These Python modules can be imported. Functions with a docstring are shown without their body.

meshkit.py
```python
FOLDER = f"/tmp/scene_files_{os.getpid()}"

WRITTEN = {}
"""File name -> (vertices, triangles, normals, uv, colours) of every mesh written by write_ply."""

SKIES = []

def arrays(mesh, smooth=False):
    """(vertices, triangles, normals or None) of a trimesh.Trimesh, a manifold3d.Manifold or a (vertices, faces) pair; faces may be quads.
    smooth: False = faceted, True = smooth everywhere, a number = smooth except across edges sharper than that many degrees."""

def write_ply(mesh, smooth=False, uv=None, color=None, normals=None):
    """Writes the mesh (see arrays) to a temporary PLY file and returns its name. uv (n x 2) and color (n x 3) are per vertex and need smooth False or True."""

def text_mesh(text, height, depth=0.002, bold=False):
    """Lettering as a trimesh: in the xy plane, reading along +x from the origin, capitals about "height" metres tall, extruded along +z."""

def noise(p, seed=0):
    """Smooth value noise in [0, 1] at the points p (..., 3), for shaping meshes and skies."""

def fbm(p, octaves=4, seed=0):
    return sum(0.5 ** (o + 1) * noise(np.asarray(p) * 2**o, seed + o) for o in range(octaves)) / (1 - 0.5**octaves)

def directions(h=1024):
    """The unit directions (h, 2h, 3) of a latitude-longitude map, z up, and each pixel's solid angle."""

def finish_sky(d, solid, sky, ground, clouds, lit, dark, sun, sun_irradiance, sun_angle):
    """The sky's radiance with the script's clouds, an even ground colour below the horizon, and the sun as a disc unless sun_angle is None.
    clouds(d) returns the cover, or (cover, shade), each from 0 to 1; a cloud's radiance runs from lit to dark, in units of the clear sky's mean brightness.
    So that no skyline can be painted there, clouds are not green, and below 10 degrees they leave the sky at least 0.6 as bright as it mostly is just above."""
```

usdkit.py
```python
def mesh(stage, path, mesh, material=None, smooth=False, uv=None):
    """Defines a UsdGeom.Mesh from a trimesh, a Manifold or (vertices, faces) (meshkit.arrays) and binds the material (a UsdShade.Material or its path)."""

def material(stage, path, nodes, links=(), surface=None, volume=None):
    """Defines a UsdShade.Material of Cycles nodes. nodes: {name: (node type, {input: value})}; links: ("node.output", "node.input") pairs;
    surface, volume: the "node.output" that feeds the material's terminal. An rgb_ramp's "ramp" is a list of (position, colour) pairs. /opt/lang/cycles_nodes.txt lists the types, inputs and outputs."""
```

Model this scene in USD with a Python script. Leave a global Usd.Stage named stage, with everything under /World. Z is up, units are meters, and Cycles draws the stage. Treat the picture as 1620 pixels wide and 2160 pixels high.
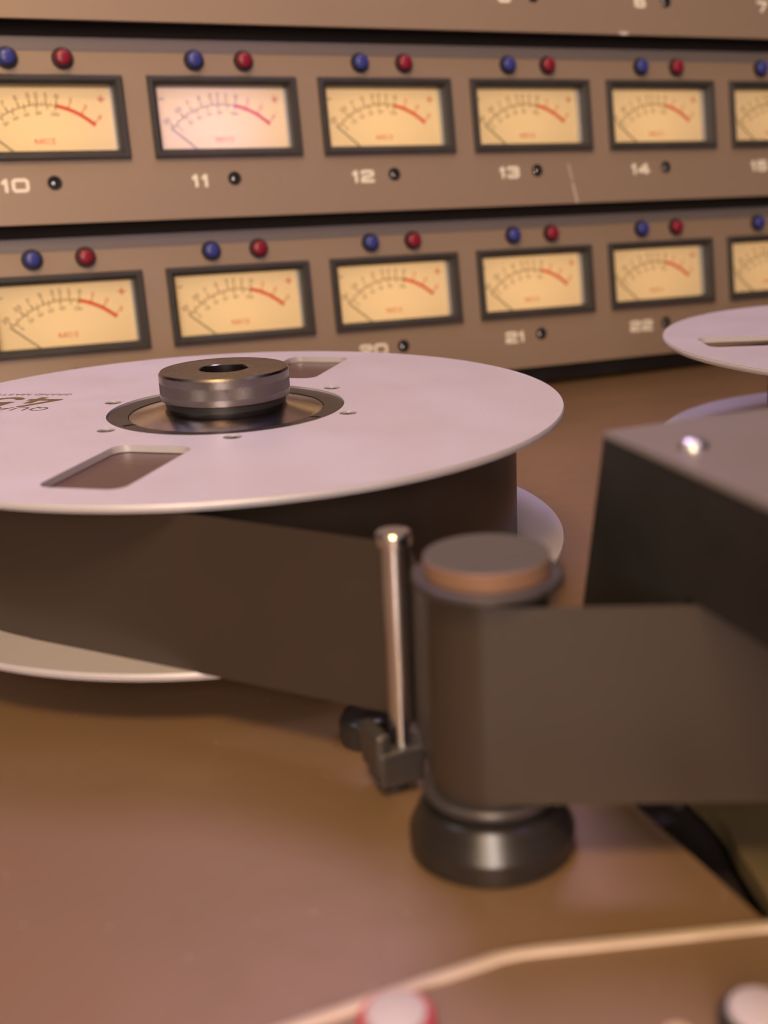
import math
import numpy as np
import trimesh
import manifold3d
import shapely
from shapely.geometry import Polygon, Point, LineString, box as sbox
from shapely import affinity
from shapely.ops import unary_union
import usdkit
import meshkit
from pxr import Usd, UsdGeom, UsdLux, UsdShade, Gf, Sdf

stage = Usd.Stage.CreateInMemory()
UsdGeom.SetStageUpAxis(stage, UsdGeom.Tokens.z)
UsdGeom.SetStageMetersPerUnit(stage, 1.0)
UsdGeom.Xform.Define(stage, "/World")
MM = 0.001

# ------------------------------------------------------------------ camera
CAM_R = np.array([[0.90264189030826, 0.4061932812401246, 0.14228364676276944],
                  [-0.4295580594953358, 0.8708135003525141, 0.2390893580367052],
                  [-0.026786029629883704, -0.276931157292175, 0.9605163417336969]])   # columns: right, forward, up
CAM_C = np.array([-116.61338, -460.36143, 171.70750])
APERTURE = 24.0
FOCAL = 2516.7487 / 1620 * APERTURE
cam = UsdGeom.Camera.Define(stage, "/World/camera")
cam.CreateHorizontalApertureAttr(APERTURE)
cam.CreateVerticalApertureAttr(APERTURE * 4 / 3)
cam.CreateFocalLengthAttr(FOCAL)
cam.CreateHorizontalApertureOffsetAttr(-144.49 / 1620 * APERTURE)
cam.CreateVerticalApertureOffsetAttr(-48.62 / 1620 * APERTURE)
cam.CreateFStopAttr(6.8)
cam.CreateFocusDistanceAttr(0.488)
cam.CreateClippingRangeAttr((0.01, 100.0))
cam.CreateExposureAttr(0.0)
m = np.eye(4)
m[0, :3], m[1, :3], m[2, :3], m[3, :3] = CAM_R[:, 0], CAM_R[:, 2], -CAM_R[:, 1], CAM_C * MM
cam.AddTransformOp().Set(Gf.Matrix4d(m.tolist()))


# ------------------------------------------------------------------ lamps read off the light, and added fills
def rect_light(name, pos, target, w, h, color, intensity):
    l = UsdLux.RectLight.Define(stage, "/World/" + name)
    l.CreateWidthAttr(w), l.CreateHeightAttr(h)
    l.CreateColorAttr(Gf.Vec3f(*color)), l.CreateIntensityAttr(intensity)
    l.CreateNormalizeAttr(False)
    pos, target = np.array(pos, float), np.array(target, float)
    z = pos - target
    z /= np.linalg.norm(z)
    up = np.array([0, 0, 1.0]) if abs(z[2]) < 0.95 else np.array([0, 1.0, 0])
    x = np.cross(up, z)
    x /= np.linalg.norm(x)
    y = np.cross(z, x)
    M = np.eye(4)
    M[0, :3], M[1, :3], M[2, :3], M[3, :3] = x, y, z, pos
    l.AddTransformOp().Set(Gf.Matrix4d(M.tolist()))
    return l


rect_light("ceiling_softbox", (-0.1, -0.1, 1.90), (0.0, 0.0, 0.0), 2.4, 2.0, (1.0, 0.80, 0.58), 0.36)  # unseen overhead fill, added as weak ambient light
rect_light("lilac_lamp", (0.66, -0.24, 1.85), (0.05, 0.0, 0.0), 0.5, 0.45, (0.80, 0.66, 1.0), 7.0)
rect_light("lilac_back_lamp", (0.34, 0.86, 1.75), (0.05, 0.0, 0.0), 0.55, 0.5, (0.76, 0.60, 1.0), 17.0)
rect_light("warm_key_lamp", (-0.40, -0.80, 1.34), (0.0, -0.05, 0.05), 0.42, 0.36, (1.0, 0.66, 0.27), 33.0)
rect_light("warm_room_lamp", (-0.80, -1.60, 0.60), (0.05, 0.0, 0.10), 0.8, 0.7, (1.0, 0.72, 0.40), 6.5)
rect_light("doorway_lamp", (-0.72, -1.70, 0.55), (0.0, -0.1, 0.08), 0.10, 1.1, (0.95, 0.92, 1.0), 34.0)  # narrow off-frame source placed for the streaks on knob, post and roller base
rect_light("lilac_side_lamp", (0.53, -1.40, 0.70), (0.05, 0.2, 0.2), 0.24, 0.16, (0.44, 0.36, 1.0), 7.5)
rect_light("window_lamp", (-1.15, -0.20, 0.95), (0.0, 0.29, 0.2), 0.5, 0.6, (0.95, 0.94, 1.0), 2.2)  # unseen fill added to brighten the left of the meter panels

# ------------------------------------------------------------------ materials
LOOKS = "/World/Looks/"


def plain(name, color, rough=0.5, metallic=0.0, spec=0.5, noise=None, bump=None, coat=0.0, aniso=None):
    """A principled material; noise=(scale, amount, (sx,sy,sz)) varies its colour and roughness, bump=(scale, strength)."""
    n = {"p": ("principled_bsdf", {"base_color": color, "roughness": rough, "metallic": metallic, "specular_ior_level": spec, "coat_weight": coat, "coat_roughness": 0.15})}
    k = []
    if noise or bump:
        n["tc"] = ("texture_coordinate", {})
    if noise:
        s, a, st = noise
        n["mp"] = ("mapping", {"scale": st})
        n["nz"] = ("noise_texture", {"scale": s, "detail": 5, "roughness": 0.6})
        lo = tuple(c * (1 - a) for c in color)
        hi = tuple(min(1, c * (1 + a)) for c in color)
        n["rp"] = ("rgb_ramp", {"ramp": [(0.3, lo), (0.7, hi)]})
        n["mr"] = ("map_range", {"from_min": 0.3, "from_max": 0.7, "to_min": max(0.02, rough * (1 - 0.6 * a)), "to_max": min(1, rough * (1 + 0.6 * a))})
        k += [("tc.object", "mp.vector"), ("mp.vector", "nz.vector"), ("nz.fac", "rp.fac"), ("rp.color", "p.base_color"), ("nz.fac", "mr.value"), ("mr.result", "p.roughness")]
    if bump:
        n["bz"] = ("noise_texture", {"scale": bump[0], "detail": 3})
        n["bp"] = ("bump", {"strength": bump[1], "distance": 0.0004})
        k += [("tc.object", "bz.vector"), ("bz.fac", "bp.height"), ("bp.normal", "p.normal")]
    return usdkit.material(stage, LOOKS + name, n, k, surface="p.BSDF")


def smudged(name, color, dark, rough, metallic, scale, spec=0.5, speck=0.0, bump=0.04):
    """Painted or bare metal with wipe marks, cloudy wear and a few pale specks of dust."""
    n = {"tc": ("texture_coordinate", {}),
         "m1": ("mapping", {"scale": (1.0, 1.35, 1.0), "rotation": (0, 0, 0.5)}),
         "n1": ("noise_texture", {"scale": scale, "detail": 6, "roughness": 0.65, "distortion": 0.6}),
         "n2": ("noise_texture", {"scale": scale * 14, "detail": 3, "roughness": 0.6}),
         "mx": ("mix_color", {"blend_type": "mix", "a": dark, "b": color}),
         "r1": ("map_range", {"from_min": 0.32, "from_max": 0.66, "to_min": 0.0, "to_max": 1.0, "clamp": True}),
         "rr": ("map_range", {"from_min": 0.3, "from_max": 0.7, "to_min": rough * 1.3, "to_max": rough * 0.78}),
         "vo": ("voronoi_texture", {"scale": scale * 9, "feature": "f1"}),
         "sp": ("math", {"math_type": "less_than", "value2": 0.042}),
         "sm": ("math", {"math_type": "multiply", "value2": speck}),
         "m2": ("mix_color", {"blend_type": "mix", "b": (0.62, 0.55, 0.5)}),
         "bp": ("bump", {"strength": bump, "distance": 0.0003}),
         "p": ("principled_bsdf", {"metallic": metallic, "specular_ior_level": spec})}
    k = [("tc.object", "m1.vector"), ("m1.vector", "n1.vector"), ("tc.object", "n2.vector"), ("tc.object", "vo.vector"),
         ("n1.fac", "r1.value"), ("r1.result", "mx.fac"), ("n1.fac", "rr.value"), ("rr.result", "p.roughness"),
         ("vo.distance", "sp.value1"), ("sp.value", "sm.value1"), ("sm.value", "m2.fac"), ("mx.result", "m2.a"), ("m2.result", "p.base_color"),
         ("n2.fac", "bp.height"), ("bp.normal", "p.normal")]
    return usdkit.material(stage, LOOKS + name, n, k, surface="p.BSDF")


def turned(name, color, rough, metallic, ring=2600.0, amount=0.12, aniso=0.5, spec=0.5):
    """Lathe-turned surface: fine concentric rings about the object's z axis."""
    n = {"tc": ("texture_coordinate", {}),
         "sx": ("separate_xyz", {}),
         "cx": ("combine_xyz", {"z": 0.0}),
         "ln": ("vector_math", {"math_type": "length"}),
         "sc": ("math", {"math_type": "multiply", "value2": ring}),
         "nz": ("noise_texture", {"dimensions": "1D", "scale": 1.0, "detail": 3, "roughness": 0.7}),
         "rp": ("rgb_ramp", {"ramp": [(0.3, tuple(c * (1 - amount) for c in color)), (0.7, tuple(min(1, c * (1 + amount)) for c in color))]}),
         "cl": ("noise_texture", {"scale": 22.0, "detail": 4, "roughness": 0.6}),
         "mr": ("map_range", {"from_min": 0.3, "from_max": 0.7, "to_min": rough * 0.85, "to_max": rough * 1.15}),
         "tg": ("tangent", {"direction_type": "radial", "axis": "z"}),
         "p": ("principled_bsdf", {"metallic": metallic, "anisotropic": aniso, "specular_ior_level": spec})}
    k = [("tc.object", "sx.vector"), ("sx.x", "cx.x"), ("sx.y", "cx.y"), ("cx.vector", "ln.vector1"), ("ln.value", "sc.value1"), ("sc.value", "nz.w"),
         ("nz.fac", "rp.fac"), ("rp.color", "p.base_color"), ("tc.object", "cl.vector"), ("cl.fac", "mr.value"), ("mr.result", "p.roughness"), ("tg.tangent", "p.tangent")]
    return usdkit.material(stage, LOOKS + name, n, k, surface="p.BSDF")


def backlit(name, color, strength):
    """A translucent card with a small lamp behind its lower middle: the glow falls off a little towards the edges, and no two lamps are quite alike."""
    n = {"p": ("principled_bsdf", {"base_color": (0.55, 0.46, 0.30), "roughness": 0.6, "emission_color": color}),
         "tc": ("texture_coordinate", {}), "d": ("vector_math", {"math_type": "distance", "vector2": (0.046, 0.016, -0.008)}),
         "mr": ("map_range", {"from_min": 0.008, "from_max": 0.050, "to_min": strength * 1.04, "to_max": strength * 0.78, "clamp": True}),
         "oi": ("object_info", {}), "rm": ("map_range", {"from_min": 0.0, "from_max": 1.0, "to_min": 0.90, "to_max": 1.06}),
         "mm": ("math", {"math_type": "multiply"})}
    k = [("tc.object", "d.vector1"), ("d.value", "mr.value"), ("oi.random", "rm.value"), ("mr.result", "mm.value1"), ("rm.result", "mm.value2"), ("mm.value", "p.emission_strength")]
    return usdkit.material(stage, LOOKS + name, n, k, surface="p.BSDF")


def translucent_ink(name, color, thin):
    """Print on a backlit card: some of the lamp's light comes through it."""
    n = {"t": ("transparent_bsdf", {"color": thin}), "d": ("diffuse_bsdf", {"color": color}), "m": ("mix_closure", {"fac": 0.73})}
    return usdkit.material(stage, LOOKS + name, n, [("d.BSDF", "m.closure1"), ("t.BSDF", "m.closure2")], surface="m.closure")


def pane(name):
    n = {"t": ("transparent_bsdf", {"color": (0.97, 0.97, 0.97)}), "g": ("glossy_bsdf", {"color": (1, 1, 1), "roughness": 0.16}),
         "f": ("fresnel", {"IOR": 1.45}), "m": ("mix_closure", {})}
    return usdkit.material(stage, LOOKS + name, n, [("f.fac", "m.fac"), ("t.BSDF", "m.closure1"), ("g.BSDF", "m.closure2")], surface="m.closure")


MAT = dict(
    deck=smudged("deck_paint", (0.255, 0.149, 0.088), (0.215, 0.127, 0.066), 0.40, 0.25, 13.0, speck=0.55),
    panel=smudged("panel_paint", (0.372, 0.264, 0.198), (0.342, 0.243, 0.183), 0.45, 0.25, 9.0, speck=0.0),
    legend=plain("faded_legend", (0.50, 0.34, 0.23), 0.5),
    strip=smudged("shade_band_grey", (0.215, 0.180, 0.185), (0.19, 0.16, 0.165), 0.42, 0.25, 9.0, speck=0.0),  # darker panel tone that paints in the shade below each lip
    black=plain("black_paint", (0.022, 0.018, 0.017), 0.45, noise=(60, 0.2, (1, 1, 1))),
    void=plain("black_recess", (0.040, 0.030, 0.027), 0.9, spec=0.15),
    bezel=plain("bezel_plastic", (0.055, 0.047, 0.044), 0.38, noise=(40, 0.15, (1, 1, 1))),
    flange=turned("anodised_flange", (0.66, 0.60, 0.64), 0.42, 0.35, ring=700, amount=0.018, aniso=0.3),
    hubring=turned("hub_ring", (0.085, 0.070, 0.062), 0.34, 0.6, ring=2500, amount=0.2),
    dish=turned("polished_dish", (0.50, 0.44, 0.44), 0.20, 1.0, ring=3200, amount=0.12, aniso=0.6),
    knob=turned("turned_steel", (0.25, 0.215, 0.205), 0.26, 1.0, ring=3800, amount=0.12, aniso=0.5),
    knurl=plain("knurled_steel", (0.20, 0.17, 0.155), 0.30, 1.0),
    chrome=plain("chrome", (0.76, 0.77, 0.82), 0.20, 1.0),
    dome=plain("dome_screw_steel", (0.74, 0.68, 0.64), 0.36, 1.0),
    screw=plain("screw_steel", (0.17, 0.14, 0.13), 0.35, 0.9),
    tape=plain("tape_oxide", (0.046, 0.031, 0.023), 0.34, 0.0, 0.5, noise=(12, 0.06, (1, 1, 1))),
    ink_gold=plain("gold_ink", (0.17, 0.105, 0.035), 0.4, 0.3),
    ink_dark=plain("dark_ink", (0.085, 0.058, 0.055), 0.5),
    base=turned("black_glossy_metal", (0.035, 0.028, 0.026), 0.24, 0.3, ring=1500, amount=0.2, aniso=0.6, spec=0.8),
    roller=plain("roller_rubber", (0.03, 0.025, 0.023), 0.5),
    capside=turned("copper_side", (0.33, 0.18, 0.115), 0.50, 0.4, ring=100, amount=0.05),
    captop=turned("brushed_cap", (0.27, 0.25, 0.25), 0.40, 0.7, ring=3000, amount=0.2, aniso=0.9),
    grey=plain("grey_metal", (0.105, 0.088, 0.085), 0.40, 0.6, noise=(50, 0.2, (1, 1, 1))),
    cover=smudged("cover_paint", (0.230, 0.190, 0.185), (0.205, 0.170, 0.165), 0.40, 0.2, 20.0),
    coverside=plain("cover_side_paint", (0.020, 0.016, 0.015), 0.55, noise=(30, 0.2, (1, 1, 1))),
    olive=plain("head_plate_metal", (0.30, 0.215, 0.11), 0.45, 0.5, noise=(25, 0.15, (1, 1, 1))),
    trim=plain("bright_trim", (0.86, 0.67, 0.55), 0.35, 0.2, noise=(40, 0.06, (1, 6, 1))),
    white=plain("number_paint", (0.92, 0.82, 0.70), 0.5),
    blue=plain("blue_cap", (0.042, 0.050, 0.26), 0.36, 0.0, 0.4, coat=0.15),
    red=plain("red_cap", (0.24, 0.012, 0.032), 0.36, 0.0, 0.4, coat=0.15),
    redskirt=plain("red_skirt", (0.55, 0.02, 0.035), 0.35),
    whitecap=plain("white_button", (0.50, 0.42, 0.44), 0.5),
    wound=turned("wound_tape_edge", (0.105, 0.056, 0.044), 0.34, 0.0, ring=2600, amount=0.35, aniso=0.5, spec=0.6),
    dial=backlit("backlit_dial", (1.0, 0.55, 0.21), 0.62),
    needle=plain("needle_black", (0.05, 0.04, 0.03), 0.6),
    ink=translucent_ink("scale_ink", (0.05, 0.04, 0.03), (0.85, 0.8, 0.75)),
    ink_red=translucent_ink("scale_red", (0.75, 0.07, 0.04), (1.0, 0.55, 0.4)),
    lens_edge=plain("clear_lens_edge", (0.60, 0.62, 0.68), 0.35),
    glass=pane("meter_glass"),
    scratch=plain("scratch_metal", (0.62, 0.52, 0.47), 0.5),
)

# ------------------------------------------------------------------ scene helpers
counts = {}


def path_for(name, parent):
    base = (str(parent.GetPath()) if parent else "/World") + "/" + name
    k = counts.get(base, 0)
    counts[base] = k + 1
    return base if k == 0 else f"{base}_{k:03d}"


def tag(prim, label=None, cat=None, group=None, kind=None):
    for key, val in (("label", label), ("category", cat), ("group", group), ("kind", kind)):
        if val:
            prim.SetCustomDataByKey(key, val)
    return prim


def thing(name, label=None, cat=None, group=None, kind=None, mat4=None, loc=(0, 0, 0)):
    x = UsdGeom.Xform.Define(stage, path_for(name, None))
    M = np.eye(4)
    if mat4 is not None:
        M = np.array(mat4, float)
    M = M.copy()
    M[:3, 3] = (M[:3, 3] + np.array(loc)) * MM
    x.AddTransformOp().Set(Gf.Matrix4d(M.T.tolist()))
    return tag(x.GetPrim(), label, cat, group, kind)


def obj(name, mesh, mat, parent=None, smooth=30, label=None, cat=None, group=None, kind=None):
    """mesh in millimetres, in the parent's frame."""
    if isinstance(mesh, list):
        mesh = trimesh.util.concatenate(mesh)
    v, f, _ = meshkit.arrays(mesh)
    mm_ = trimesh.Trimesh(v * MM, f, process=False)
    mm_.merge_vertices(digits_vertex=8)
    g = usdkit.mesh(stage, path_for(name, parent), mm_, MAT[mat], smooth=smooth)
    return tag(g.GetPrim(), label, cat, group, kind)


def lathe(profile, n=96, c=(0, 0, 0)):
    r = trimesh.creation.revolve(np.array(profile, float), sections=n)
    r.apply_translation(c)
    return r


def ext(poly, z0, z1):
    parts = [g for g in getattr(poly, "geoms", [poly]) if g.area > 1e-6]
    out = []
    for g in parts:
        e = trimesh.creation.extrude_polygon(g, z1 - z0, engine="earcut")
        e.apply_translation((0, 0, z0))
        out.append(e)
    return trimesh.util.concatenate(out)


def rbox(lo, hi, r=0.6, seg=8):
    """A box with rounded edges."""
    lo, hi = np.array(lo, float), np.array(hi, float)
    s = manifold3d.Manifold.sphere(r, seg)
    pts = [s.translate([x, y, z]) for x in (lo[0] + r, hi[0] - r) for y in (lo[1] + r, hi[1] - r) for z in (lo[2] + r, hi[2] - r)]
    h = manifold3d.Manifold.batch_hull(pts).to_mesh()
    return trimesh.Trimesh(h.vert_properties[:, :3], h.tri_verts, process=False)


def circ(r, c=(0, 0), n=32):
    return Point(*c).buffer(r, quad_segs=n)


def bar(p, q, w):
    return LineString([p, q]).buffer(w / 2, cap_style="flat")


def text_poly_mesh(text, height, depth, sx=1.0, bold=True, shear=0.0):
    t = meshkit.text_mesh(text, height * MM, depth * MM, bold)
    t.apply_scale(1000.0)
    v = t.vertices.copy()
    v[:, 0] = v[:, 0] * sx + shear * v[:, 1]
    t.vertices = v
    return t


# ------------------------------------------------------------------ setting: deck
# the deck's top is z = 0; the left reel's spindle is the z axis
deck_outline = Polygon([(-420, -259), (-11.4, -259.2), (44.4, -277.6), (230, -338), (620, -338), (620, 312), (-420, 312)])
recess = Polygon([(46.6, -203), (45.9, -222.7), (45.2, -247.2), (44.0, -277.0), (226, -336), (226, -203)])
deck = ext(deck_outline.difference(recess), -3, 0)
obj("transport_deck", deck, "deck", kind="structure", label="brown painted metal transport deck that the reels and guides stand on")
pit = ext(recess.buffer(2.0), -16, -14)
obj("recess_floor", pit, "void", kind="structure", label="black floor of the recess under the head cover")
plate = Polygon([(66, -206), (63.4, -231.7), (61.2, -242.3), (56.7, -253.1), (52.4, -266.7), (48.6, -277.0), (224, -331), (224, -206)])
obj("head_base_plate", ext(plate.buffer(0.01), -6, -0.6), "olive", label="dull brass coloured metal base plate under the head cover at the right edge", cat="plate")

# ------------------------------------------------------------------ setting: meter bridge panels
TILT, ROLL, PITCH, ROWP = 0.0391, -0.010425, 107.673, 113.448
BW, BH = 93.06, 48.0
OX, OY, OZ = 150.094, 293.864, 168.931 - 150.094 * 0.010425
U = np.array([1, 0, ROLL])
V = np.array([0, math.sin(TILT), math.cos(TILT)])
N = np.array([0, -math.cos(TILT), math.sin(TILT)])
BR = np.eye(4)
BR[:3, 0], BR[:3, 1], BR[:3, 2], BR[:3, 3] = U, V, N, (OX, OY, OZ)     # (u, v, n) -> world, in mm


def on_bridge(u, v, n=0.0):
    M = BR.copy()
    M[:3, 3] = (BR @ np.array([u, v, n, 1]))[:3]
    return M


LOUVRE, VC = 0.100, 20.0          # each row's panel leans back on its own, so its lower edge stands proud of the row below
VR = np.array([0, math.sin(TILT + LOUVRE), math.cos(TILT + LOUVRE)])
NR = np.array([0, -math.cos(TILT + LOUVRE), math.sin(TILT + LOUVRE)])


def on_row(row, u, v, n=0.0):
    M = on_bridge(0, -row * ROWP + VC)
    M[:3, 1], M[:3, 2] = VR, NR
    M[:3, 3] = M[:3, 3] + U * u + VR * (v - VC) + NR * n
    return M


U0, U1 = -330.0, 470.0
STRIP_LO, STRIP_HI = -36.2, 69.2
METERS = {-2: (10, 18), -1: (11, 19), 0: (12, 20), 1: (13, 21), 2: (14, 22), 3: (15, 23)}
panel_labels = ["brown top meter panel cut off by the picture's upper edge", "brown middle meter panel numbered 10 to 15", "brown lower meter panel behind the reels"]


def stroke(lines, w):
    return unary_union([LineString(l).buffer(w / 2, cap_style="round", join_style="round", quad_segs=4) for l in lines])


W_ = 9.0
DIGITS = {   # wide squarish numerals, 8 mm tall
    "0": ([[(1.6, 1), (7.4, 1), (8.4, 2), (8.4, 6), (7.4, 7), (1.6, 7), (0.6, 6), (0.6, 2), (1.6, 1)]], 10.4),
    "1": ([[(2.6, 1), (2.6, 7), (0.9, 5.6)]], 6.0),
    "2": ([[(0.6, 6.0), (1.4, 7), (7.2, 7), (8.2, 6.2), (8.2, 5), (7.2, 4.2), (2, 3.6), (0.7, 2.4), (0.7, 1), (8.4, 1)]], 10.6),
    "3": ([[(0.7, 6.2), (1.4, 7), (7.2, 7), (8.2, 6.2), (8.2, 5), (7.2, 4.1), (3.4, 4.1)], [(7.2, 4.1), (8.3, 3), (8.3, 2), (7.2, 1), (1.4, 1), (0.6, 1.8)]], 10.4),
    "4": ([[(6.6, 1), (6.6, 7), (0.7, 3), (0.7, 2.5), (8.6, 2.5)]], 10.6),
    "5": ([[(8.0, 7), (1, 7), (0.8, 4.2), (7.2, 4.4), (8.2, 3.5), (8.2, 1.9), (7.2, 1), (1.4, 1), (0.6, 1.8)]], 10.4),
    "6": ([[(8.0, 6.4), (7.2, 7), (1.8, 7), (0.7, 6), (0.7, 2), (1.8, 1), (7.2, 1), (8.2, 2), (8.2, 3.4), (7.2, 4.2), (0.8, 4.0)]], 10.4),
    "7": ([[(0.6, 7), (8.4, 7), (4.0, 1)]], 10.0),
}


def number_mesh(s, center):
    x, polys = 0.0, []
    for ch in s:
        lines, adv = DIGITS[ch]
        polys.append(affinity.translate(stroke(lines, 2.05), x, 0))
        x += adv
    p = unary_union(polys)
    b = p.bounds
    return ext(affinity.translate(p, center - (b[0] + b[2]) / 2, -17.8), 0.02, 0.14)


strips = []
for row, top in ((-1, 190.0), (0, None), (1, None)):
    lo, hi = STRIP_LO, (76.0 if top else STRIP_HI)
    poly = sbox(U0, lo, U1, hi)
    if row >= 0:
        for i in METERS:
            poly = poly.difference(sbox(i * PITCH + 2, 2, i * PITCH + BW - 2, BH - 2))
    holes = [i * PITCH + 47.6 for i in METERS if not (row == -1 and i not in (1, 2, 3))]
    for u in holes:
        poly = poly.difference(circ(3.3, (u, -12.9), 8))
    st = thing("meter_panel", panel_labels[row + 1], kind="structure", mat4=on_row(row, 0, 0))
    slab = ext(poly, -3.0, 0.0)
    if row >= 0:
        obj("top_edge_strip", ext(sbox(U0, hi - 7.6, U1, hi + 0.05), -2.9, 0.35), "strip", st, smooth=False)  # painted shade: darker band where the lip above would cast its shadow
    # folded lower lip of each panel
    lip = ext(Polygon([(0, 0.6), (0.5, 2.0), (1.4, 2.6), (2.4, 2.2), (3.0, 0.4), (3.0, -24), (0, -24)]), 0, U1 - U0)
    v = lip.vertices.copy()
    lip.vertices = np.c_[U0 + v[:, 2], lo - 2.4 + v[:, 0] * 1.0, v[:, 1] - 0.3]
    lip.fix_normals()
    obj("panel_sheet", slab, "panel", st, smooth=20)
    for i, (a, b) in METERS.items():
        num = {-1: a - 8, 0: a, 1: b}[row]
        if row == -1 and num < 5:
            continue
        if row == 1 and num < 20:
            continue
        obj("panel_number", number_mesh(str(num), i * PITCH + 25.6), "white", st, smooth=False, label=f"white number {num} painted on the panel")
    for i in METERS:
        u = i * PITCH + 47.6
        if u in holes:
            hole = lathe([(3.3, 0.15), (4.1, 0.15), (4.3, 0.0), (4.3, -0.1)], 24, (u, -12.9, 0.1))
            cup = lathe([(0, -2.2), (1.6, -2.0), (3.28, -2.4), (3.28, -0.05)], 24, (u, -12.9, 0))
            h = obj("trimmer_hole", trimesh.util.concatenate([hole, cup]), "black", st)
            sc = trimesh.creation.icosphere(2, 1.5)
            sc.apply_translation((u - 0.5, -13.2, -1.9))
            obj("adjuster_screw", sc, "chrome", h)
    if row == 0:
        obj("scratch", ext(unary_union([bar((180.5, -9), (182.8, -20), 0.9), bar((183.0, -22), (185.8, -36), 1.3)]), 0.02, 0.06), "scratch", st, smooth=False)
    if row == -1:
        chip = trimesh.creation.icosphere(2, 1.0)
        chip.apply_scale((4.2, 1.3, 0.25))
        chip.apply_translation((226.0, lo + 0.8, 0.1))
        obj("paint_chip", chip, "scratch", st)

fr = thing("bridge_frame", "black frame behind and between the meter panels", kind="structure", mat4=on_bridge(0, 0, 0))
obj("backing", ext(sbox(U0, -ROWP + STRIP_LO - 11.5, U1, 190), -34, -32), "void", fr, smooth=False)
for vlo, vhi in ((STRIP_HI, STRIP_HI + 5.2), (STRIP_HI - ROWP, STRIP_HI + 5.2 - ROWP)):
    obj("gap_rail", ext(sbox(U0, vlo - 10, U1, vhi + 10), -22.0, -19.5), "void", fr, smooth=False)
obj("base_rail", ext(sbox(U0, -ROWP + STRIP_LO - 12.0, U1, -ROWP + STRIP_LO + 2), -9.0, -4.5), "black", fr, smooth=False)


# ------------------------------------------------------------------ VU meters
def rect_ring(inset, n):
    return [(inset, inset, n), (BW - inset, inset, n), (BW - inset, BH - inset, n), (inset, BH - inset, n)]


def bezel_mesh():
    rings = [rect_ring(*a) for a in ((0, -2.4), (0, 2.6), (0.9, 3.6), (3.0, 3.6), (5.3, 0.6), (5.5, -10.0))]
    v = np.array([p for r in rings for p in r], float)
    f = []
    for k in range(len(rings) - 1):
        for j in range(4):
            a, b = k * 4 + j, k * 4 + (j + 1) % 4
            f += [(a, b, b + 4), (a, b + 4, a + 4)]
    return trimesh.Trimesh(v, f, process=False)


CU, CV, RA = 46.5, -9.6, 42.4      # pivot of the needle and the scale's radius


def pol(deg, r):
    a = math.radians(deg)
    return (CU + r * math.sin(a), CV + r * math.cos(a))


VU = [(-47, "20"), (-35, "10"), (-26, "7"), (-16.5, "5"), (-8, "3"), (-2.5, "2"), (4, "1"), (11.5, "0"), (21, "1"), (31.5, "2"), (43, "3")]


def small_text(s, height, deg, r, z):
    t = text_poly_mesh(s, height, 0.08, 1.0, True)
    b = t.bounds
    t.apply_translation((-(b[0][0] + b[1][0]) / 2, -height / 2, 0))
    t.apply_transform(trimesh.transformations.rotation_matrix(-math.radians(deg) * 0.8, (0, 0, 1)))
    x, y = pol(deg, r)
    t.apply_translation((x, y, z))
    return t


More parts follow.
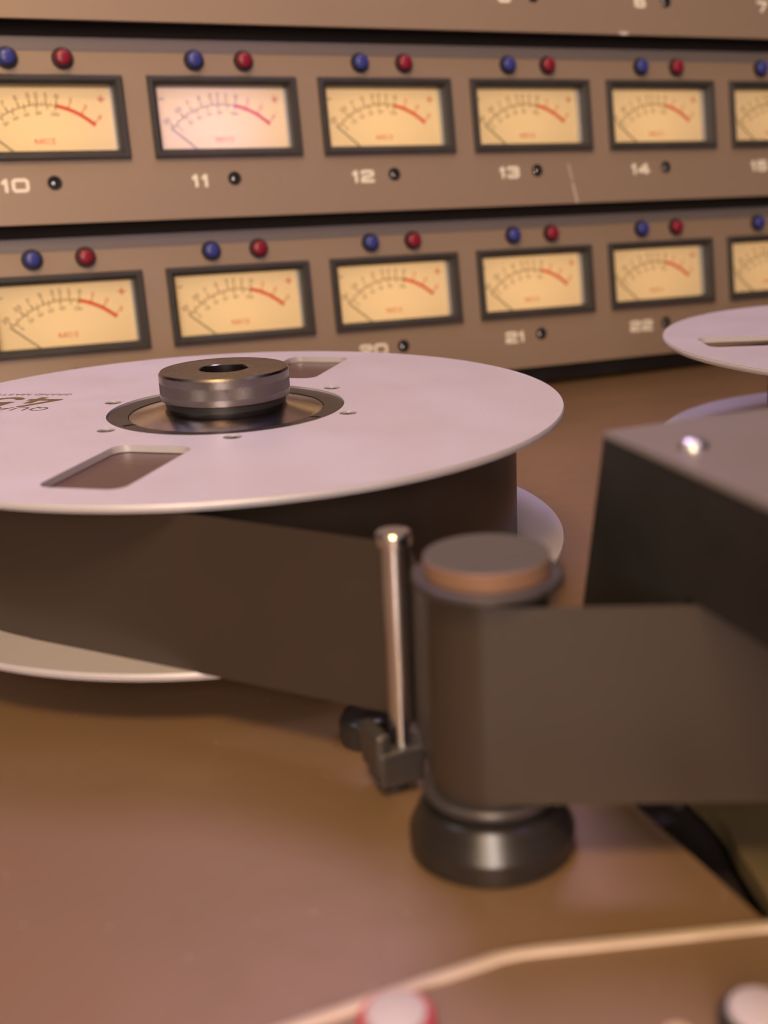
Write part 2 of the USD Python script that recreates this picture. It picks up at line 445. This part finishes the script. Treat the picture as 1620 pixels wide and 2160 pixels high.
FACE = -8.0
z0, z1 = FACE + 0.04, FACE + 0.12
marks = [bar(pol(a, RA - 0.2), pol(a, RA + 3.4), 0.75) for a, _ in VU[:8]]
marks += [bar(pol(a, RA - 0.2), pol(a, RA + 1.8), 0.45) for a in (-41, -30.5, -21.5, -12.5, -5, 0.8, 7.5)]
marks += [bar(pol(a, RA - 2.6), pol(a, RA - 0.2), 0.6) for a in (-44, -33, -23, -13, -3.5, 5, 11.5)]
arc_black = LineString([pol(a, RA) for a in np.linspace(-47, 11.5, 30)]).buffer(0.28, cap_style="flat")
arc_red = LineString([pol(a, RA + 0.2) for a in np.linspace(11.5, 44.5, 24)]).buffer(1.05, cap_style="flat")
scale_mesh = ext(unary_union(marks + [arc_black]), z0, z1)
red_mesh = ext(unary_union([arc_red] + [bar(pol(a, RA - 0.5), pol(a, RA + 3.2), 0.7) for a in (21, 31.5, 43)]), z0, z1)
black_nums = trimesh.util.concatenate([small_text(s, 2.7, a, RA + 5.6, z0) for a, s in VU[:8]] + [small_text(s, 1.9, a, RA - 4.6, z0) for a, s in ((-44, "0"), (-33, "20"), (-23, "40"), (-13, "60"), (-2.5, "80"), (11.5, "100"))]
                                      + [ext(bar((7.8, 36.2), (11.4, 36.2), 0.7), z0, z1)])
red_nums = trimesh.util.concatenate([small_text(s, 2.7, a, RA + 5.6, z0) for a, s in VU[8:]] + [ext(unary_union([bar((79, 36), (83.4, 36), 0.8), bar((81.2, 33.8), (81.2, 38.2), 0.8)]), z0, z1)])
maker = text_poly_mesh("MCI", 2.9, 0.08, 1.5, False)
maker.apply_translation((40.2, 10.5, z0))
needle_mesh = trimesh.util.concatenate([ext(LineString([pol(-49.5, 19.4), pol(-49.5, 44.0)]).buffer(0.33, cap_style="flat"), FACE + 1.0, FACE + 1.3)])


def make_meter(i, row, label, dial_mat="dial"):
    t = thing("vu_meter", label, "meter", "VU meters in the meter panels", mat4=on_row(row, i * PITCH, 0, 0.15))
    obj("bezel", bezel_mesh(), "bezel", t, smooth=False)
    d = obj("dial_face", ext(sbox(4.6, 4.6, BW - 4.6, BH - 4.6), FACE - 1.2, FACE), dial_mat, t, smooth=False)
    obj("scale_marks", scale_mesh, "ink", d, smooth=False)
    obj("scale_numerals", black_nums, "ink", d, smooth=False)
    obj("red_arc", red_mesh, "ink_red", d, smooth=False)
    obj("red_numerals", red_nums, "ink_red", d, smooth=False)
    obj("maker_lettering", maker, "ink_red", d, smooth=False)
    obj("needle", needle_mesh, "needle", t, smooth=False)
    obj("lens_edge", ext(sbox(BW - 6.4, 5.9, BW - 5.75, BH - 6.2), FACE + 0.3, -3.6), "lens_edge", t, smooth=False)
    obj("glass", ext(sbox(5.0, 5.0, BW - 5.0, BH - 5.0), -3.2, -2.4), "glass", t, smooth=False)
    return t


def copy_of(src, name, mat4, label, cat, group):
    x = UsdGeom.Xform.Define(stage, path_for(name, None))
    M = np.array(mat4, float).copy()
    M[:3, 3] *= MM
    x.GetPrim().GetReferences().AddInternalReference(src.GetPath())
    x.ClearXformOpOrder()
    x.AddTransformOp().Set(Gf.Matrix4d(M.T.tolist()))
    x.GetPrim().SetInstanceable(True)
    return tag(x.GetPrim(), label, cat, group)


WHERE = {10: "cut off by the left edge, in the upper row", 11: "with a lilac sheen over its dial, in the upper row", 12: "of the upper row, next right of the lilac one",
         13: "with a pale scratch in the panel paint under its right corner", 14: "second from the right edge in the upper row", 15: "cut off by the right edge in the upper row",
         18: "at the left edge of the lower row", 19: "directly above the left reel's steel knob", 20: "whose painted number is half hidden by the left reel's rim",
         21: "in the lower row over the left reel's right end", 22: "in the lower row over the gap between both reels", 23: "cut off by the right edge, above the far reel"}
SHORT = {10: "the meter at the picture's upper left", 11: "the lilac tinted meter", 12: "the meter right of the lilac one", 13: "the upper meter with the scratch at its corner", 14: "the upper meter second from the right edge", 15: "the upper meter cut by the right edge",
         18: "the lower meter at the left edge", 19: "the meter over the steel knob", 20: "the lower meter whose number is half hidden", 21: "the lower meter over the left reel's right end", 22: "the lower meter between the two reels", 23: "the meter cut off above the far reel"}
meter0 = lamp_b = lamp_r = None
for row in (0, 1):
    for i, nums in METERS.items():
        k = nums[row]
        label = "backlit cream VU meter " + WHERE[k]
        if k == 11:
            make_meter(i, row, label)
        elif meter0 is None:
            meter0 = make_meter(i, row, label)
        else:
            copy_of(meter0, "vu_meter", on_row(row, i * PITCH, 0, 0.15), label, "meter", "VU meters in the meter panels")


def make_lamp(color, mat4, label):
    t = thing("indicator_button", label, "button", f"{color} buttons above the meters", mat4=mat4)
    obj("collar", lathe([(4.75, 0.0), (6.2, 0.0), (6.2, 1.2), (5.6, 2.4), (4.75, 2.4), (4.75, 0.0)], 32), "black", t)
    obj("cap", lathe([(4.6, 0.2), (4.6, 3.8), (4.3, 4.9), (3.2, 5.6), (1.6, 5.95), (0, 6.0)], 32), color, t, smooth=50)
    return t


protos = {}
for row in (0, 1):
    for i, nums in METERS.items():
        for color, du in (("blue", 30.2), ("red", 61.0)):
            if i == 3 and color == "red":
                continue
            k = nums[row]
            label = f"small round {color} button above {SHORT[k]}"
            M = on_row(row, i * PITCH + du, 57.3, 0.0)
            if color in protos:
                copy_of(protos[color], "indicator_button", M, label, "button", f"{color} buttons above the meters")
            else:
                protos[color] = make_lamp(color, M, label)

# ------------------------------------------------------------------ reels
Z_LOW, Z_TOP, R_REEL, FL = 20.0, 73.6, 133.5, 2.5
SCREW_R, SCREW_A = 52.1, [17 + 60 * k for k in range(6)]


def window(deg, r0=62.5, r1=117.0, w=29.5):
    b = sbox(r0, -w / 2, r1, w / 2)
    b = b.buffer(-5.5).buffer(5.5, quad_segs=8)
    return affinity.rotate(b, deg, origin=(0, 0))


def flange_poly(windows, screws=True, hole=46.6, r1=117.0):
    p = circ(R_REEL, n=64).difference(circ(hole, n=32))
    for a in windows:
        p = p.difference(window(a, r1=r1))
    if screws:
        for a in SCREW_A:
            p = p.difference(circ(3.4, (SCREW_R * math.cos(math.radians(a)), SCREW_R * math.sin(math.radians(a))), 8))
    return p


def make_reel(center, label, windows, turn=0.0):
    t = thing("tape_reel", label, "tape reel", None, loc=(center[0], center[1], 0))
    up = obj("upper_flange", ext(flange_poly(windows), Z_TOP - FL, Z_TOP), "flange", t, smooth=25)
    rim = lathe([(R_REEL + 0.02, Z_TOP - FL + 0.3), (R_REEL + 0.35, Z_TOP - FL + 0.7), (R_REEL + 0.35, Z_TOP - 0.7), (R_REEL + 0.02, Z_TOP - 0.3)], 256)
    obj("rolled_rim", rim, "flange", up, smooth=60)
    lowf = obj("lower_flange", ext(flange_poly(windows, False, 40.0, 112.5), Z_LOW - FL, Z_LOW), "flange", t, smooth=25)
    rim2 = rim.copy()
    rim2.apply_translation((0, 0, Z_LOW - Z_TOP))
    obj("rolled_rim", rim2, "flange", lowf, smooth=60)
    ringp = circ(46.3, n=32).difference(circ(38.3, n=32))
    for a in (180 + turn, 300 + turn, 60 + turn):
        ringp = ringp.difference(affinity.rotate(sbox(36, -1.3, 42.8, 1.3).buffer(0.01), a, origin=(0, 0)))
    obj("hub_ring", trimesh.util.concatenate([ext(ringp, Z_TOP - 3.0, Z_TOP - 0.9)]), "hubring", t, smooth=25)
    obj("hub_barrel", lathe([(38.4, Z_LOW + 0.1), (56.0, Z_LOW + 0.1), (56.0, Z_TOP - FL - 0.1), (46.0, Z_TOP - FL - 0.1), (46.0, Z_TOP - 4.0), (38.4, Z_TOP - 4.0), (38.4, Z_LOW + 0.1)], 96), "hubring", t)
    for k, a in enumerate(SCREW_A):
        x, y = SCREW_R * math.cos(math.radians(a)), SCREW_R * math.sin(math.radians(a))
        head = ext(circ(3.3, n=8).difference(affinity.rotate(sbox(-4, -0.35, 4, 0.35), 35 + 47 * k)), Z_TOP - 1.5, Z_TOP - 0.55)
        floor = ext(circ(3.3, n=8), Z_TOP - 1.9, Z_TOP - 1.52)
        head.apply_translation((x, y, 0))
        floor.apply_translation((x, y, 0))
        obj("flange_screw", trimesh.util.concatenate([head, floor]), "screw", t, smooth=False)
    return t, up


reel, up = make_reel((0, 0), "large silver tape reel with a steel knob at its centre, at the left", (52, 232), turn=10)


def flange_text(s, height, x, y, mat, sx=1.0, shear=0.0, bold=True):
    tm = text_poly_mesh(s, height, 0.05, sx, bold, shear)
    d = np.array([-0.845, 0.535])
    M = np.eye(4)
    M[:2, 0], M[:2, 1], M[:3, 3] = d, (-d[1], d[0]), (x, y, Z_TOP + 0.012)
    tm.apply_transform(M)
    return tm, mat


for s, h, x, y, mt, sx, sh, bo in (("QUANTEGY", 6.2, -61.5, 39.9, "ink_dark", 1.25, 0.12, False), ("456", 18.0, -51.5, 56.2, "ink_gold", 1.05, 0.2, True), ("GRAND MASTER", 3.2, -49.5, 64.5, "ink_dark", 1.1, 0.0, False)):
    tm, mt = flange_text(s, h, x, y, mt, sx, sh, bo)
    obj("printed_lettering", tm, mt, up, smooth=False)

RIGHT_C = (356.76, -22.12)
make_reel(RIGHT_C, "far silver tape reel cut off by the right edge, behind the head cover", (158, 338), turn=40)

# hold-down knob and polished dish of the turntable, seated in the reel's hub
kn = thing("reel_knob", "round knurled steel hold-down knob on the left reel's hub", "knob")
obj("dish", lathe([(0, 77.0), (20.5, 77.0), (22.0, 76.4), (36.8, 72.7), (38.0, 72.5), (38.2, 72.2), (38.2, 68.0), (0, 68.0)], 128), "dish", kn, smooth=40)
obj("stem", lathe([(23.6, 76.0), (23.6, 78.9), (13, 78.9)], 64), "black", kn)
R_K, ZK0, ZK1 = 25.4, 78.6, 89.6
body = lathe([(13, ZK0 + 0.2), (R_K - 0.5, ZK0), (R_K, ZK0 + 0.4), (R_K, ZK0 + 2.6), (R_K - 0.04, ZK0 + 2.7), (R_K - 0.04, ZK0 + 7.2), (R_K, ZK0 + 7.3), (R_K, ZK1 - 0.9), (R_K - 0.7, ZK1), (9.9, ZK1), (9.5, ZK1 - 0.4), (9.5, ZK1 - 8.0), (0, ZK1 - 8.0)], 160)
kb = obj("knob_body", body, "knob", kn, smooth=35)
th = np.linspace(0, 2 * np.pi, 2 * 340, endpoint=False)
rr = np.where(np.arange(len(th)) % 2, R_K - 0.07, R_K + 0.01)
kp = Polygon(np.c_[rr * np.cos(th), rr * np.sin(th)]).difference(circ(R_K - 1.0))
obj("knurled_band", ext(kp, ZK0 + 2.75, ZK0 + 7.15), "knurl", kb, smooth=False)

# ------------------------------------------------------------------ the tape
T0, T1 = 19.1, 69.8


def directed_tangent(c1, s1, c2, s2):
    """The straight run leaving circle 1 for circle 2; s > 0: the tape turns left around it."""
    D = np.array(c2, float) - np.array(c1, float)
    L2 = D @ D
    k = s2 - s1
    L = math.sqrt(L2 - k * k)
    # D = L d + k n with n the left normal of d
    d = (L * D - k * np.array([-D[1], D[0]])) / L2
    n = np.array([-d[1], d[0]])
    return np.array(c1) - n * s1, np.array(c2) - n * s2


ROLLER_C, ROLLER_R = (4.0, -220.0), 14.5
POST_C = (-5.0, -183.6)
OUT_D = np.array([0.894, -0.448])
OUT_P = np.array(ROLLER_C) + (ROLLER_R + 0.15) * np.array([-0.448, -0.894]) + OUT_D * 130
OUTX, OUTY = OUT_P - 10.0 * np.array([0.448, 0.894])
chain = [((0, 0), 115.0), (POST_C, -3.85), (ROLLER_C, ROLLER_R + 0.15), ((OUTX, OUTY), -10.0)]
pts = []
runs = [directed_tangent(*chain[k], *chain[k + 1]) for k in range(3)]
for k, (a, b) in enumerate(runs):
    if k:
        c, s = np.array(chain[k][0], float), chain[k][1]
        p0, p1 = runs[k - 1][1] - c, a - c
        a0, a1 = math.atan2(p0[1], p0[0]), math.atan2(p1[1], p1[0])
        if s > 0 and a1 < a0:
            a1 += 2 * math.pi
        if s < 0 and a1 > a0:
            a1 -= 2 * math.pi
        for t in np.linspace(a0, a1, 24)[1:-1]:
            pts.append(c + abs(s) * np.array([math.cos(t), math.sin(t)]))
    pts += [a, b]
tp = thing("magnetic_tape", "wide dark brown tape wound on the left reel and led around the roller", "tape")
obj("tape_pack", lathe([(56.1, 20.15), (114.8, 20.15), (114.95, 20.4), (114.95, 70.5), (114.8, 70.75), (56.1, 70.75), (56.1, 20.15)], 256), "tape", tp, smooth=40)
obj("wound_edge", ext(circ(114.7, n=48).difference(circ(56.2)), 70.76, 70.84), "wound", tp, smooth=20)
strand = ext(LineString(pts).buffer(0.09, cap_style="flat"), T0, T1)
sv = strand.vertices.copy()
sv[:, 2] += 1.0 * np.clip((sv[:, 1] + 205) / 100, 0, 1)          # it climbs a little from the roller to the reel
strand.vertices = sv
obj("tape_strand", strand, "tape", tp, smooth=40)
tp2 = thing("magnetic_tape", "dark tape wound on the far right reel, hidden mostly by the head cover", "tape", loc=(RIGHT_C[0], RIGHT_C[1], 0))
obj("tape_pack", lathe([(56.1, 20.15), (79, 20.15), (79, 70.75), (56.1, 70.75), (56.1, 20.15)], 192), "tape", tp2, smooth=40)
obj("wound_edge", ext(circ(78.9, n=48).difference(circ(56.2)), 70.76, 70.84), "wound", tp2, smooth=20)

# ------------------------------------------------------------------ guide post
gp = thing("guide_post", "slim chrome guide post standing on a small metal clamp block", "guide post", loc=(POST_C[0], POST_C[1], 0))
obj("shaft", lathe([(0, 12.0), (3.55, 12.0), (3.55, 71.5), (3.2, 71.9), (0, 71.9)], 48), "chrome", gp, smooth=40)
obj("cap", lathe([(3.0, 71.0), (4.5, 71.0), (4.75, 71.3), (4.75, 74.2), (4.2, 74.8), (0, 74.8)], 48), "chrome", gp, smooth=40)
blk = [rbox((-8.6, -5.2, 3.0), (4.6, 6.0, 13.6), 1.0)]
cl = obj("clamp_block", blk, "grey", gp, smooth=40)
obj("clamp_jaw", rbox((-9.4, -4.6, 6.0), (-5.2, 8.5, 19.0), 1.4), "grey", gp, smooth=40)
obj("clamp_jaw", rbox((2.6, -4.2, 8.0), (6.0, 7.5, 18.0), 1.4), "grey", gp, smooth=40)
obj("clamp_foot", lathe([(0, 0.0), (4.0, 0.0), (4.0, 3.4), (0, 3.4)], 32, (-2.0, 2.0, 0)), "black", gp, smooth=40)
pv = lathe([(0, 0.0), (8.3, 0.0), (8.6, 1.0), (8.6, 6.6), (7.6, 8.8), (5.0, 9.6), (0, 9.8)], 48, (1.2, 30.0, 0))
obj("pivot_knob", pv, "base", gp, smooth=50)

# ------------------------------------------------------------------ guide roller
gr = thing("guide_roller", "upright guide roller with a copper coloured cap and a black round base", "roller", loc=(ROLLER_C[0], ROLLER_C[1], 0))
obj("base", lathe([(0, 0), (20.4, 0), (21.1, 0.7), (21.1, 5.6), (20.8, 6.2), (17.9, 12.6), (17.2, 13.4), (0, 13.4)], 128), "base", gr, smooth=30)
obj("lower_flange", lathe([(0, 13.4), (15.2, 13.4), (16.4, 16.0), (17.4, 16.6), (17.4, 17.6), (16.8, 18.2), (0, 18.2)], 128), "grey", gr, smooth=45)
obj("drum", lathe([(0, 18.2), (ROLLER_R, 18.2), (ROLLER_R, 71.4), (0, 71.4)], 128), "roller", gr, smooth=30)
obj("upper_flange", lathe([(0, 71.3), (17.4, 71.3), (18.1, 71.8), (18.1, 73.2), (17.4, 73.8), (0, 73.8)], 128), "grey", gr, smooth=45)
cp = obj("cap", lathe([(0, 73.8), (15.2, 73.8), (15.2, 77.9), (15.1, 78.0)], 96), "capside", gr, smooth=30)
obj("cap_top", lathe([(15.1, 78.0), (15.0, 78.05), (0, 78.05)], 96), "captop", cp, smooth=20)

# ------------------------------------------------------------------ head cover
hc = thing("head_cover", "dark boxy head cover with a grey top at the right edge", "cover")
ZC = 101.0
A, B, C, D = (42.6, -209.5), (205, -212), (205, -330), (34.2, -318)
top = Polygon([A, B, C, D])
skin = trimesh.util.concatenate([ext(top.buffer(-1.1).buffer(1.1, quad_segs=4), ZC - 1.6, ZC - 0.35), ext(top.buffer(-0.35), ZC - 0.36, ZC)])
obj("cover_top", skin, "cover", hc, smooth=40)
# left side wall, leaning slightly, with the slot that lets the tape in
wl = math.hypot(D[0] - A[0], D[1] - A[1])
slot_from = 39.0
ex = np.array([D[0] - A[0], D[1] - A[1]]) / wl
wall = Polygon([(-22, 1), (12, 1), (13, 14), (slot_from, 14), (slot_from, 70.2), (wl, 70.2), (wl, ZC - 1.7), (0.3, ZC - 1.7)])
w3 = ext(wall, 0, 2.0)
vv = w3.vertices.copy()
nx = np.array([-ex[1], ex[0]])
if nx[0] < 0:
    nx = -nx
w3.vertices = np.c_[A[0] + ex[0] * vv[:, 0] + nx[0] * (vv[:, 2] + 0.4), A[1] + ex[1] * vv[:, 0] + nx[1] * (vv[:, 2] + 0.4), vv[:, 1]]
w3.fix_normals()
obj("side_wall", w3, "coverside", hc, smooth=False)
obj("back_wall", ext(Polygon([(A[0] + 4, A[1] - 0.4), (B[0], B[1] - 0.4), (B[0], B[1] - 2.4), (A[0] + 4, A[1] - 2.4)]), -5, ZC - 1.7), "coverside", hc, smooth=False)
dome = lathe([(3.9, 0.0), (3.9, 0.6), (3.4, 1.4), (2.2, 2.1), (1.0, 2.4), (0, 2.5)], 32, (51.6, -235.5, ZC))
obj("dome_screw", dome, "dome", hc, smooth=60)

# ------------------------------------------------------------------ front control panel with buttons
cpn = thing("control_panel", "brown control panel with a bright front edge strip, at the bottom", kind="structure")
edge_back = [(-420, -259.0), (-16, -259.3), (-11, -260.1), (-6, -261.5), (44.4, -278.2), (230, -338.4)]
edge_front = [(-420, -264.6), (-16.6, -265.0), (-12.2, -265.7), (-7.6, -267.1), (42.6, -283.6), (228, -344)]
obj("panel_plate", ext(Polygon(edge_front + [(228, -520), (-420, -520)]), -3, 1.6), "deck", cpn, smooth=False)
prof = []
vb, fb = [], []
for (xb, yb), (xf, yf) in zip(edge_back, edge_front):
    base = len(vb)
    dx, dy = xf - xb, yf - yb
    for s, z in ((0.0, -3.0), (0.0, 0.2), (0.25, 1.3), (0.7, 2.3), (0.95, 2.3), (1.0, 1.5), (1.0, -3.0)):
        vb.append((xb + dx * s, yb + dy * s, z))
for k in range(len(edge_back) - 1):
    for j in range(6):
        a = k * 7 + j
        fb += [(a, a + 7, a + 8), (a, a + 8, a + 1)]
strip = trimesh.Trimesh(vb, fb, process=False)
strip.fix_normals()
obj("edge_strip", strip, "trim", cpn, smooth=40)
mark = unary_union([circ(3.0, (4.4, -299.5), 8), circ(2.4, (1.6, -303.5), 8), circ(2.0, (7.4, -304.5), 8), bar((4.4, -299.5), (3.0, -306), 3.0)])
obj("printed_mark", ext(mark, 1.62, 1.68), "legend", cpn, smooth=False)


def push_button(x, y, skirt_mat, label):
    t = thing("push_button", label, "button", loc=(x, y, 1.6))
    obj("skirt", lathe([(6.4, 0.0), (7.8, 0.0), (7.8, 6.2), (7.2, 7.0), (6.4, 7.0)], 48), skirt_mat, t, smooth=40)
    obj("cap", lathe([(0, 1.0), (6.3, 1.0), (6.3, 7.0), (5.9, 8.0), (3.8, 8.5), (0, 8.7)], 48), "whitecap", t, smooth=50)


push_button(-46.4, -277.0, "redskirt", "white push button with a red surround, at the bottom edge")
push_button(16.8, -308.5, "black", "white push button with a black surround, in the bottom right corner")
